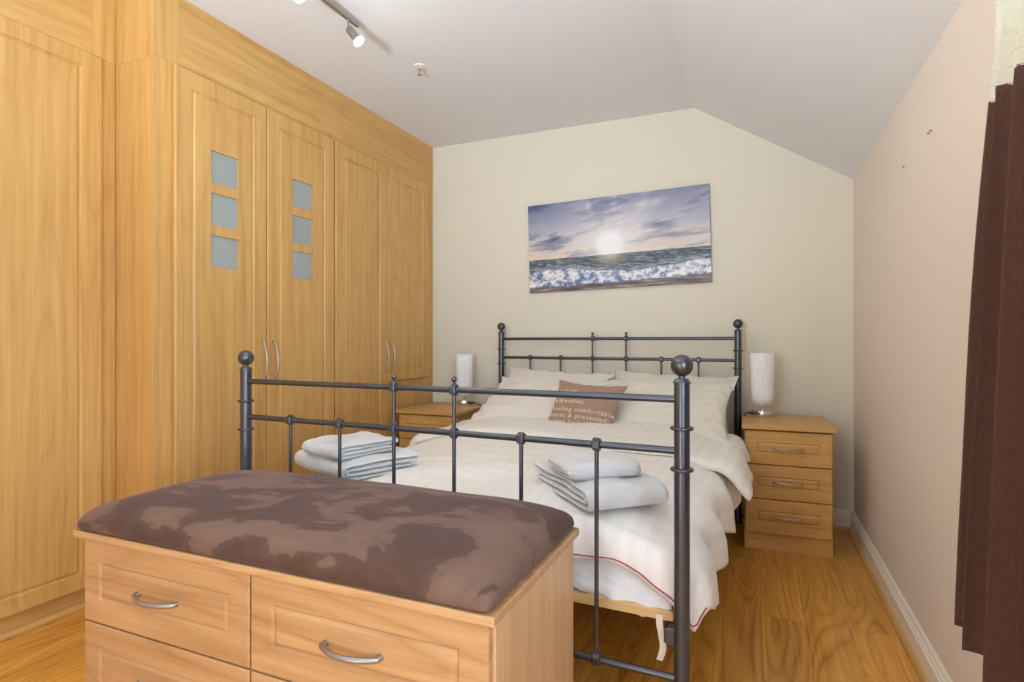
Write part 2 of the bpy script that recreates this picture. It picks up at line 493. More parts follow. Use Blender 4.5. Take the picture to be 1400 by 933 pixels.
wb = empty('wardrobe', (0, 0, 0), 0, 'plain panelled maple wardrobe beside the back wall, right door shorter than the left', 'wardrobe', 'fitted maple wardrobes')
carcass(wb, XW, 2.446, 3.488)
door(wb, XW, 2.452, 2.917, ZD0, ZD1, (), 2.886)
door(wb, XW, 2.922, 3.395, .752, ZD1, (), 2.952)
MB().box(XW - .018, XW - .0005, 2.922, 3.47, ZD0, .748).build('lower_panel', wz, wb)
MB().box(XW - .018, XW - .0005, 3.398, 3.47, .749, 2.068).build('stile', wz, wb)
MB().box(XW - .075, XW - .06, 2.464, 3.47, 0, ZD0 - .018).build('plinth', wy, wb)

# fascia and tall end stile over the far run
fa = empty('fascia_board', (XW, 0, 2.09), 0, 'horizontal-grained maple fascia board above the glazed and plain wardrobes up to the ceiling', 'fascia board', 'fascia boards above the wardrobes')
f1 = MB().box(-.018, 0, 1.562, 3.489, -.0035, ZC - 2.0905).build('board', wy, fa, bevel=.0008)
f1 = MB().box(-.018, 0, 1.455, 1.5615, -.0035, ZC - 2.0905).build('corner_post', wz, fa, bevel=.0008)
f1 = MB().box(XL + .006 - XW, -.0185, 1.455, 1.473, -.0035, ZC - 2.0905).build('end_panel', wz, fa)

wn = empty('wardrobe', (0, 0, 0), 0, 'nearest wardrobe at the left edge, set back, with a large plain panelled door', 'wardrobe', 'fitted maple wardrobes')
carcass(wn, XN, -.02, 1.452)
door(wn, XN, .937, 1.391, .078, 2.082, (), None, inset=.072, it=.058, ib=.058)
door(wn, XN, .478, .932, .078, 2.082, (), .905, inset=.072, it=.058, ib=.058)
door(wn, XN, .019, .473, .078, 2.082, (), .445, inset=.072, it=.058, ib=.058)
MB().box(XN - .018, XN, 1.393, 1.434, ZD0, 2.068).build('stile', wz, wn)
MB().box(XN - .035, XN - .017, -.0, 1.452, 0, ZD0 - .018).build('plinth', wy, wn)
fb = empty('fascia_board', (XN, 0, 2.09), 0, 'horizontal-grained maple fascia board above the nearest set-back wardrobe', 'fascia board', 'fascia boards above the wardrobes')
MB().box(-.018, 0, -.02, 1.366, -.0035, ZC - 2.0905).build('board', wy, fb, bevel=.0008)
MB().box(-.018, 0, 1.3665, 1.4535, -.0035, ZC - 2.0905).build('corner_post', wz, fb, bevel=.0008)
struct(MB().prism(quad(XN - .016, 1), 0.0, 1.45, 'Y').build('trim_3', wy, smooth=50))

# ------------------------------------------------------------------ chests of drawers
def drawer(parent, x0, x1, z0, z1, inset, izt, mat, hmat, hl=.125, bow=.016, r=.0042, hz=None, gap=.014, hx=None):
    V, F = panel_front(x1 - x0, z1 - z0, .018, inset, gap=gap, it=izt, ib=izt, depth=.005)
    o = obj('drawer', to_front(V), F, mat, parent, smooth=25); o.location = (x0, 0, z0)
    h = bow_handle(hl, bow, r, False, (0, -1, 0)).build('handle', hmat, o, smooth=40)
    h.location = ((x1 - x0) / 2 if hx is None else hx, -.018, (z1 - z0) / 2 if hz is None else hz - z0)
    return o
def nightstand(label, loc, rz, H, W_, D_):
    t = empty('bedside_chest', loc, rz, label, 'bedside chest', 'matching bedside chests')
    s_ = .016
    m = MB(); m.box(0, s_, 0, D_, 0, H - .022); m.box(W_ - s_, W_, 0, D_, 0, H - .022); m.box(s_, W_ - s_, D_ - .01, D_, .07, H - .022)
    m.build('side_panel', wz, t, bevel=.001)
    MB().box(s_, W_ - s_, .004, .02, 0, .080).build('plinth', wx, t)
    MB().box(-.012, W_ + .012, -.030, D_ + .004, H - .022, H).build('top', wx, t, bevel=.003)
    hs = (H - .022 - .088) / 3
    for k in range(3):
        z0 = .086 + hs * k
        drawer(t, .004, W_ - .004, z0, z0 + hs - .004, .050, .052, wx, m_bronze, hz=z0 + hs * .5)
    return t
nsr = nightstand('bedside chest right of the bed with three drawers, standing near the right wall', (-.050, 2.985, 0), math.radians(1.2), .60, .378, .44)
nsl = nightstand('bedside chest left of the bed, tucked against the wardrobe', (-2.040, 3.000, 0), 0, .575, .400, .45)

# lamps
def lamp(label, x, y, z):
    t = empty('table_lamp', (x, y, z), 0, label, 'lamp', 'matching bedside lamps')
    MB().lathe([(.001, 0), (.052, 0), (.054, .003), (.054, .031), (.052, .034), (.006, .035), (.001, .035)], 40).build('base', m_chrome, t, smooth=40)
    MB().lathe([(.005, .034), (.005, .30)], 12).build('stem', m_chrome, t, smooth=60)
    n = 180; V = []; F = []; rows = 6
    for j in range(rows + 1):
        f = j / rows; z_ = .064 + .272 * f; r0 = .0505 + .009 * f
        for k in range(n):
            a = 2 * PI * k / n
            rr = r0 + .0016 * (1 if k % 6 < 4 else -1) + .0006 * noise.noise(Vector((k * .9, f * .6, x)))
            V.append((rr * math.cos(a), rr * math.sin(a), z_))
    for j in range(rows):
        for k in range(n): F.append((j * n + k, j * n + (k + 1) % n, (j + 1) * n + (k + 1) % n, (j + 1) * n + k))
    obj('lamp_shade', V, F, m_shade, t, smooth=80, solid=.002)
    MB().lathe([(.0485, .066), (.0505, .066), (.0505, .070), (.0485, .070)], 40).build('shade_ring', m_chrome, t)
    MB().lathe([(.001, .250), (.012, .250), (.014, .285), (.001, .315)], 20).build('bulb', m_whiteplastic, t, smooth=50)
    return t
lr = lamp('white string-shade table lamp on the bedside chest right of the bed', .034, 3.290, .600)
ll = lamp('white string-shade table lamp on the bedside chest by the wardrobe', -1.775, 3.355, .575)
def smooth_pts(P, n=8):
    P = [Vector(p) for p in P]; out = []
    for i in range(len(P) - 1):
        p0, p1, p2, p3 = P[max(i - 1, 0)], P[i], P[i + 1], P[min(i + 2, len(P) - 1)]
        for k in range(n):
            t = k / n
            out.append(.5 * ((2 * p1) + (p2 - p0) * t + (2 * p0 - 5 * p1 + 4 * p2 - p3) * t * t + (3 * p1 - p0 - 3 * p2 + p3) * t ** 3))
    out.append(P[-1]); return out
MB().tube(smooth_pts([(-.054, 0, .016), (-.070, -.004, .020), (-.090, -.01, .004), (-.112, -.01, -.06), (-.118, .0, -.16), (-.125, .03, -.28), (-.115, .08, -.45), (-.10, .10, -.58)]), .0024, 8).build('cable', m_black, lr, smooth=60)
MB().tube(smooth_pts([(.054, 0, .016), (.075, -.004, .018), (.105, -.01, .014), (.137, -.006, -.012), (.163, .002, -.08), (.170, .01, -.2), (.165, .03, -.4), (.15, .05, -.55)]), .0024, 8).build('cable', m_black, ll, smooth=60)
MB().rod((.052, 0, .016), (.070, -.002, .018), .006, 10).build('cable_grip', m_black, ll, smooth=50)
MB().rod((-.052, 0, .016), (-.066, -.002, .018), .005, 10).build('cable_grip', m_black, lr, smooth=50)

# ------------------------------------------------------------------ storage bench
be = empty('storage_bench', (-1.517, .892, 0), 0, 'maple storage bench with drawers and a brown suede padded seat at the bed foot', 'storage bench')
BW, BD_, BH = 1.106, .455, .522
m = MB(); m.box(0, .018, 0, BD_, 0, BH).box(0, 0, 0, 0, 0, 0) if False else MB().box(0, .018, 0, BD_, 0, BH)
m.build('side_panel', bz_, be, bevel=.001)
MB().box(BW - .018, BW, 0, BD_, 0, BH).build('side_panel', bz_, be, bevel=.001)
MB().box(.018, BW - .018, BD_ - .012, BD_, .0, BH).build('back_panel', bx_, be)
MB().box(BW / 2 - .009, BW / 2 + .009, .002, BD_ - .012, .05, BH).build('divider', bz_, be)
MB().box(.018, BW - .018, .01, .026, 0, .098).build('plinth', bx_, be)
for k in range(2):
    z0 = .112 + k * .2065
    for (a, b, hx) in ((.004, BW / 2 - .0035, .264), (BW / 2 + .0015, BW - .006, .260)):
        drawer(be, a, b, z0, z0 + .2025, .056, .056, bx_, m_brushed, hl=.128, bow=.020, r=.0060, hz=z0 + .096, gap=.014, hx=hx)
MB().box(-.014, BW + .012, -.034, BD_ + .012, BH, BH + .018).build('lid', bx_, be, bevel=.003)
def cush(p):
    x, y, z = p; a = min(1, abs(x) / .560); b = min(1, abs(y) / .252)
    up = (z + .028) / .056
    # the sides bulge in the middle of each edge, the corners stay tight
    crown = (1 - a ** 7) * (1 - b ** 5)
    z2 = z + up * (.016 * crown + .010 * (1 - a * a) * (1 - b * b) - .012 * (a ** 10 + b ** 8) * .5 - .012 * a ** 8 * b ** 8)
    k = up * up
    x2 = x * (1 - .014 * k * a ** 4); y2 = y * (1 - .035 * k * b ** 4)
    n_ = noise.noise(Vector((x * 6, y * 6, z * 4))) * .0028 + noise.noise(Vector((x * 15, y * 15, 1))) * .0012
    cr = .0030 * math.sin(x * 60 + 4 * noise.noise(Vector((x * 6, 0, 0)))) * b ** 12 * up
    return Vector((x2, y2 + (cr if y < 0 else -cr), z2 + n_ * up))
V, F = rbox(.560, .252, .028, .022, 110, 50, 12, cush)
o = obj('seat_cushion', V, F, m_suede, be, smooth=70); o.location = (BW / 2 - .001, .214, BH + .018 + .0275)

# ------------------------------------------------------------------ bed
BR = math.radians(-2.03)
bed = empty('bed_frame', (-.8165, 3.41, 0), BR, 'double bed frame of gunmetal tube with ball-topped posts', 'bed')
HW = .7275; YFt = -1.99
def post(name_y, zb, side):
    x = side * HW; y = name_y
    r = .0182
    pr = [(.001, 0), (.025, 0), (.026, .006), (.020, .012), (r, .02), (r, zb - .043), (.0205, zb - .042), (.0205, zb - .039), (.018, zb - .036), (.0150, zb - .031), (.008, zb - .030), (.008, zb - .020), (.001, zb - .020)]
    p_ = MB().lathe(pr, 28).build('post', m_metal, bed, smooth=35); p_.location = (x, y, 0)
    MB().ball((0, 0, zb), .0262).build('ball_finial', m_metal, p_, smooth=80)
    for dz in (.148, .245):
        ring = MB(); 
        prf = [(.0235 + .0040 * math.cos(a), zb - dz + .0040 * math.sin(a)) for a in [2 * PI * q / 10 for q in range(10)]]
        n = 10; seg = 28; V = []; F = []
        for k in range(seg):
            a = 2 * PI * k / seg
            for rr, zz in prf: V.append((rr * math.cos(a), rr * math.sin(a), zz))
        for k in range(seg):
            for q in range(n): F.append((k * n + q, ((k + 1) % seg) * n + q, ((k + 1) % seg) * n + (q + 1) % n, k * n + (q + 1) % n))
        ring.add(V, F); ring.lathe([(.0184, zb - dz - .003), (.0215, zb - dz - .003), (.0215, zb - dz + .003), (.0184, zb - dz + .003)], 28)
        ring.build('ring', m_metal, p_, smooth=60)
def board(y, zb, zlow, rr):
    for s_ in (-1, 1): post(y, zb, s_)
    zr1, zr2 = zb - .080, zb - .202
    for z in (zr1, zr2, zlow):
        MB().rod((-HW, y, z), (HW, y, z), rr, 20).build('cross_rail', m_metal, bed, smooth=60)
    for k in range(1, 7):
        x = -HW + 2 * HW * k / 7; tall = k in (3, 4)
        sp = MB().rod((0, 0, zlow), (0, 0, zr1 if tall else zr2), .0056, 14).build('spindle', m_metal, bed, smooth=60); sp.location = (x, y, 0)
        zs = [zlow, zr2] + ([zr1] if tall else [])
        for z in zs:
            M = Matrix.Translation((0, 0, z)) @ Matrix.Rotation(PI / 2, 4, 'Y')
            nut = MB().lathe([(.0145, -.0105), (.0172, -.0075), (.0172, .0075), (.0145, .0105)], 6, M).build('connector', m_metal, sp, bevel=.001)
        if tall:
            MB().lathe([(.008, zr1 + .012), (.008, zr1 + .016), (.004, zr1 + .019), (.004, zr1 + .022), (.0075, zr1 + .026), (.0085, zr1 + .031), (.006, zr1 + .037), (.001, zr1 + .039)], 16).build('knob', m_metal, sp, smooth=60)
board(0, 1.095, .40, .0088)
board(YFt, .942, .200, .0088)
for s_ in (-1, 1):
    MB().box(s_ * .695 - .015, s_ * .695 + .015, YFt + .03, -.02, .262, .299).build('side_rail', m_metal, bed, bevel=.003)
    MB().box(s_ * .705 - .016, s_ * .705 + .013, YFt + .016, YFt + .05, .266, .308).build('rail_bracket', m_metal, bed, bevel=.002)
sb = []
MB().box(-.70, .70, -1.945, -1.915, .310, .334).build('base_end', slatm, bed, bevel=.002)
MB().box(-.70, .70, -.075, -.045, .310, .334).build('base_end', slatm, bed, bevel=.002)
for s_ in (-1, 1):
    MB().box(s_ * .69 - .012, s_ * .69 + .012, -1.914, -.076, .300, .334).build('base_side', wood('pine_side', 'Y', (226, 190, 138), (200, 158, 104)) if s_ < 0 else bpy.data.materials['pine_side'], bed, bevel=.002)
for k in range(14):
    o = MB().box(-.677, .677, -.032, .032, .322, .333).build('slat', slatm, bed) if k == 0 else so.copy()
    if k == 0: so = o
    else: C.objects.link(o)
    o.location = (0, -.15 - k * .13, 0)

mt = empty('mattress', (-.8165, 3.41, 0), BR, 'mattress in a white pleated sheet on the slatted base', 'mattress')
def matf(p):
    x, y, z = p; side = max(0, (abs(y) / .925 - .9) * 10)
    w_ = math.sin(x * 46 + 2.5 * noise.noise(Vector((x * 7, 0, z * 9)))) * .5 + noise.noise(Vector((x * 22, z * 5, y * 22)))
    return Vector((x, y + (.0055 * w_ * side if y < 0 else 0), z + .003 * noise.noise(Vector((x * 14, y * 14, 0)))))
V, F = rbox(.655, .922, .078, .045, 150, 40, 16, matf)
o = obj('sheet', V, F, m_sheet, mt, smooth=70); o.location = (0, -.995, .413)
V = []; F = []; nu, nv = 170, 26
for j in range(nv + 1):
    for i_ in range(nu + 1):
        x = -.64 + 1.335 * i_ / nu; v_ = j / nv
        bl = math.exp(-((x - .625) / .062) ** 2)
        low = .337 + .006 * math.sin(x * 21) + .006 * noise.noise(Vector((x * 9, 0, 1))) - .046 * bl
        z = .445 + (low - .445) * v_
        pl = .0045 * math.sin(x * 70 + 3 * noise.noise(Vector((x * 5, v_ * 1.2, 0)))) * v_
        dg = bl * (.010 * math.sin((x - .6) * 85 + v_ * 7 + 2.5 * noise.noise(Vector((x * 14, v_ * 2.5, 3)))) + .008 * math.sin(v_ * PI)) * max(0, (v_ - .4) / .6)
        cr = .006 * (noise.noise(Vector((x * 16, v_ * 3, 6))) + .5 * noise.noise(Vector((x * 34, v_ * 7, 2)))) * min(1, v_ * 2)
        y = -1.9225 - max(0, .003 + pl + dg * 1.5 + cr) * min(1, v_ * 2) - .006 * v_
        if v_ > .94: y += (v_ - .94) * .12 * (1 + 2 * bl)
        V.append((x, max(y, -1.938 - .030 * max(0, v_ - .45) / .55), z))
for j in range(nv):
    for i_ in range(nu):
        k = j * (nu + 1) + i_; F.append((k, k + 1, k + nu + 2, k + nu + 1))
obj('sheet_overhang', V, F, m_sheet, mt, smooth=80, solid=.0015)
st = []
def ribbon(P, wd, th, wdir=(1, 0, 0)):
    P = smooth_pts(P, 5); m_ = MB(); V = []; F = []
    wv = Vector(wdir)
    for p_ in P:
        for a, b in ((-1, -1), (1, -1), (1, 1), (-1, 1)): V.append(p_ + wv * (a * wd / 2) + Vector((0, 1, 0)) * (b * th / 2))
    for i_ in range(len(P) - 1):
        for k in range(4): F.append((i_ * 4 + k, i_ * 4 + (k + 1) % 4, i_ * 4 + 4 + (k + 1) % 4, i_ * 4 + 4 + k))
    F.append((0, 1, 2, 3)); F.append(tuple((len(P) - 1) * 4 + k for k in (3, 2, 1, 0)))
    return m_.add(V, F)
tag(ribbon([(.668, -1.950, .325), (.669, -1.953, .30), (.674, -1.952, .27), (.677, -1.952, .245), (.668, -1.950, .212)], .016, .0015).build('tie_strap', m_strap, mt, smooth=60), 'cream fabric tie hanging down')

# duvet
W0, Y0, YE = .690, .42, 1.905
def WS(p_): return W0 if p_ >= 0 else .625
def ztop(x, y):
    f = max(0, min(1, (y + 1.95) / 1.3))
    z = .547 + .020 * f - .030 * (min(1, abs(x) / .66)) ** 4 - (.012 * max(0, (-x - .25) / .4) if x < 0 else 0)
    z += .012 * noise.noise(Vector((x * 2.6, y * 2.6, 3.1))) + .007 * noise.noise(Vector((x * 7 + 3, y * 3, 1.7))) + .0035 * noise.noise(Vector((x * 9, y * 20, 5)))
    cr_ = max(0.0, (-y - 1.35) / .55)
    z += cr_ * (.007 * math.sin(x * 16 - y * 13 + 3 * noise.noise(Vector((x * 2.5, y * 2.5, 9)))) + .004 * noise.noise(Vector((x * 13, y * 13, 4))))
    z += .0045 * noise.noise(Vector((x * 3.2, y * 11, 12)))
    return z
def drape(p_, q_, off=0.0, kfold=1.0, hem_k=1.0):
    sg = 1 if p_ >= 0 else -1; ap = abs(p_)
    Lf = YE - Y0
    W_ = WS(p_); px = max(0.0, ap - W_); qx = max(0.0, q_ - Lf); g = math.hypot(px, qx)
    x = sg * min(ap, W_); y = -(Y0 + min(q_, Lf))
    z = ztop(x, y) + off
    # soft shoulder before the edge
    ed = max(0, ap - (W_ - .16)) / .16; z -= .018 * min(1, ed) ** 2
    ed2 = max(0, q_ - (Lf - .10)) / .10; z -= .012 * min(1, ed2) ** 2
    if g > 0:
        r = .075
        if g < r * PI / 2: hor = r * math.sin(g / r); dz = r * (1 - math.cos(g / r))
        else: hor = r + (g - r * PI / 2) * .08; dz = r + (g - r * PI / 2) * .97
        cx, cy = px / g, qx / g
        am = min(1, g / .14)
        fx = .005 + .020 * math.sin(y * 19 + 2.2 * noise.noise(Vector((y * 3, z * 4, 0)))) + .012 * noise.noise(Vector((y * 9, z * 6, 2)))
        fy = .007 * noise.noise(Vector((x * 12, z * 9, 4)))
        if qx > 0: z += .006 * math.sin((x * 14 + y * 9 + z * 22) + 2 * noise.noise(Vector((x * 4, z * 5, 1)))) * am * cy
        x += sg * cx * (hor + (fx * am) * kfold + off) 
        y -= cy * (hor * .62 + fy * am)
        z -= dz
    return Vector((x, y, z))
def foot_e(p_):
    t = (p_ + W0) / (2 * W0); t = max(0, min(1.12, t))
    return .146 + .006 * math.sin(t * 9) + .006 * math.sin(t * 31) - .020 * math.exp(-((t - .90) / .05) ** 2) + .070 * max(0, (t - .95) / .17)
def side_e(f):  # f 0 head .. 1 foot
    return .215 + .022 * math.sin(f * 17 + .8) - .025 * max(0, (f - .82) / .18) - .02 * max(0, (f-.45)/.3 if f < .75 else 1)
def grid(name, nu, nv, fn, mat, parent, solid=0, uvf=None):
    V = []; UV = []
    for j in range(nv + 1):
        for i_ in range(nu + 1):
            u, v_ = i_ / nu, j / nv; a, uv = fn(u, v_); V.append(a); UV.append(uv)
    F = [(j * (nu + 1) + i_, j * (nu + 1) + i_ + 1, (j + 1) * (nu + 1) + i_ + 1, (j + 1) * (nu + 1) + i_) for j in range(nv) for i_ in range(nu)]
    me = bpy.data.meshes.new(name); me.from_pydata([tuple(a) for a in V], [], F); me.materials.append(mat)
    ul = me.uv_layers.new(name='UVMap')
    for lp in me.loops: ul.data[lp.index].uv = UV[lp.vertex_index]
    me.shade_smooth()
    o = bpy.data.objects.new(name, me); C.objects.link(o); o.parent = parent
    if me.polygons[len(F) // 2].normal.z < 0: me.flip_normals()
    if solid:
        s_ = o.modifiers.new('solid', 'SOLIDIFY'); s_.thickness = solid; s_.offset = -1
    return o
dv = empty('duvet', (-.8165, 3.41, 0), BR, 'cream striped sateen duvet spread over the bed and hanging over its sides', 'duvet')
def dfn(u, v_, off=0):
    Lf = YE - Y0
    p0 = (u * 2 - 1)
    if abs(p0) > .86 and v_ > .90:
        da = (abs(p0) - .86) / .14; db = (v_ - .90) / .10
        k1, k2 = math.sqrt(1 - .20 * db ** 4), math.sqrt(1 - .20 * da ** 4)
        p0 = math.copysign(.86 + .14 * da * k1, p0); v_ = .90 + .10 * db * k2
    P = WS(p0) + side_e(v_)
    p_ = p0 * P
    q_ = v_ * (Lf + foot_e(p_))
    return drape(p_, q_, off), (p_, q_)
grid('cover', 150, 150, dfn, m_duvet, dv, solid=.012)
hem = []
for i_ in range(121):
    u = .02 + .965 * i_ / 120
    a, _ = dfn(u, .992); hem.append(a + Vector((0, -.0035, 0)))
for i_ in range(5):
    a, _ = dfn(.990, .985 - i_ * .012); hem.append(a + Vector((.0045, 0, 0)))
MB().tube(hem, .0016, 6).build('red_piping', m_red, dv, smooth=60)
def flapfn(u, v_):
    # turned-back band, from the pillows to about two thirds down; edge slightly slanted
    p0 = u * 2 - 1
    P = WS(p0) + (.18 if p0 < 0 else .135) + (.035 * max(0, v_ - .35) / .65 if p0 > 0 else 0)
    p_ = p0 * P
    q0 = .02; q1 = .66 + .04 * p0 + .015 * math.sin(p0 * 5) + (.05 if p0 > 0 else .02) * max(0, abs(p0) - .72) / .28
    q_ = q0 + v_ * (q1 - q0)
    e = min(1, (1 - v_) / .10); rise = .030 * math.sqrt(max(0, 1 - (1 - e) ** 2)) + .004
    a = drape(p_, q_, rise, .6)
    if p0 > 0:
        out = max(0, abs(p_) - W0) / .26
        a.x += .150 * out * out * v_ * v_ ; a.z += .050 * out * v_
    a.z += .006 * math.sin(p_ * 22 + q_ * 9) * noise.noise(Vector((p_ * 4, q_ * 4, 8)))
    return a, (p_, q_ + 3)
grid('turned_back_band', 130, 60, flapfn, m_duvet, dv, solid=.010)

# pillows
def pillow(name, label, cat, hx, hy, th, mat, cx, cy, cz, tilt, rz=0, inpl=0, seed=0, wr=1.0, group=None, ear=.05, n=46, ridge=True):
    top = []; V = []; F = []
    def pt(a, b, s_):
        r_ = (1 - a * a) * (1 - b * b)
        t = th * (max(0, r_) ** .42)
        sx = 1 - .07 * (1 - b * b) * 0 - .06 * (1 - abs(b) ** 2) * abs(a) ** 3; sy = 1 - .09 * (1 - abs(a) ** 2) * abs(b) ** 3
        x = hx * a * (sx + ear * abs(a * b) ** 3); y = hy * b * (sy + ear * abs(a * b) ** 3)
        q = Vector((a * 2.2 + seed, b * 2.2, seed * 1.3))
        w1_ = noise.noise(q) * .012 + noise.noise(q * 2.7) * .007 + noise.noise(q * 6) * .003
        edge = abs(a) ** 4
        w2 = .0035 * math.sin(b * 15 + seed * 3 + 2 * noise.noise(q * 2)) * edge * (1 if r_ > 0.02 else .3)
        w3 = .003 * math.sin(a * 17 + seed + 2 * noise.noise(q * 2)) * abs(b) ** 5
        z = s_ * (t + (w2 + w3 + w1_) * wr * min(1, r_ * 6)) + .007 * wr * (abs(a) ** 12 + abs(b) ** 12) * math.sin(a * 17 + b * 19 + seed)
        return Vector((x, y, z))
    def g(i_): 
        t = i_ / n * 2 - 1
        return math.sin(t * PI / 2) * .6 + t * .4
    N1 = n + 1
    for s_ in (1, -1):
        for j in range(N1):
            for i_ in range(N1): V.append(pt(g(i_), g(j), s_))
    off = N1 * N1
    for j in range(n):
        for i_ in range(n):
            k = j * N1 + i_; F.append((k, k + 1, k + N1 + 1, k + N1)); F.append((off + k, off + k + N1, off + k + N1 + 1, off + k + 1))
    import bmesh
    o = obj(name, V, F, mat, None, smooth=80)
    b_ = bmesh.new(); b_.from_mesh(o.data); bmesh.ops.remove_doubles(b_, verts=b_.verts, dist=1e-5); b_.to_mesh(o.data); b_.free(); o.data.shade_smooth()
    o.matrix_world = Matrix.Translation((cx, cy, cz)) @ Matrix.Rotation(rz, 4, 'Z') @ Matrix.Rotation(tilt, 4, 'X') @ Matrix.Rotation(inpl, 4, 'Z')
    tag(o, label, cat, group); o['_'] = 0; del o['_']
    return o, pt
R_ = math.radians
PG = 'pillows at the head of the bed'
pillow('pillow', 'rear left pillow leaning on the headboard, one pointed corner up behind the others', 'pillow', .325, .215, .052, m_pillow, -1.145, 3.225, .668, R_(42), BR, R_(-4), 1.3, ear=.10, group=PG)
pillow('pillow', 'rear right pillow leaning on the headboard beside the right post', 'pillow', .335, .215, .052, m_pillow2, -.450, 3.225, .672, R_(38), BR, R_(-3), 4.1, group=PG)
pillow('pillow', 'front left pillow with the taupe cushion against its right end', 'pillow', .335, .235, .060, m_pillow, -1.105, 2.990, .660, R_(28), BR, R_(-2), 7.7, wr=1.3, group=PG)
pillow('pillow', 'front right ivory pillow behind and right of the taupe cushion', 'pillow', .335, .240, .064, m_pillow2, -.450, 2.960, .652, R_(30), BR, R_(0), 9.2, wr=1.1, group=PG)
cu, cpt = pillow('cushion', 'taupe linen cushion printed with cream words, leaning on the pillows', 'cushion', .175, .165, .042, m_linen, -.790, 2.765, .652, R_(50), BR, R_(-4), 2.2, wr=.35, ear=.07, n=30)
def add_text(s, size, lx, ly, parent, pt, hx, hy, mat):
    cd = bpy.data.curves.new('t', 'FONT'); cd.body = s; cd.size = size; cd.resolution_u = 2; cd.space_character = 1.18; cd.offset = size * .012
    to = bpy.data.objects.new('t', cd); C.objects.link(to)
    dg = bpy.context.evaluated_depsgraph_get(); me = bpy.data.meshes.new_from_object(to.evaluated_get(dg))
    V = [v.co.copy() for v in me.vertices]; F = [tuple(p_.vertices) for p_ in me.polygons]
    bpy.data.objects.remove(to); bpy.data.curves.remove(cd)
    VV = []
    for v in V:
        x, y = lx + v.x, ly + v.y
        a = max(-.97, min(.97, x / hx)); b = max(-.97, min(.97, y / hy)); p_ = pt(a, b, 1)
        VV.append(Vector((x, y, p_.z + .0016)))
    me2 = bpy.data.meshes.new('printed_words'); me2.from_pydata([tuple(v) for v in VV], [], F); me2.materials.append(mat); me2.update()
    o = bpy.data.objects.new('printed_words', me2); C.objects.link(o); o.parent = parent
    if me2.polygons[0].normal.z < 0: me2.flip_normals()
    return o
for s, sz, lx, ly in (('cozy', .046, -.150, .072), ('adjective;', .034, -.150, .012), ('feeling comfortable,', .034, -.152, -.036),
                      ('warm & protected;', .034, -.160, -.072), ('loving little hugs', .034, -.158, -.108)):
    add_text(s, sz, lx, ly, cu, cpt, .175, .165, m_print)

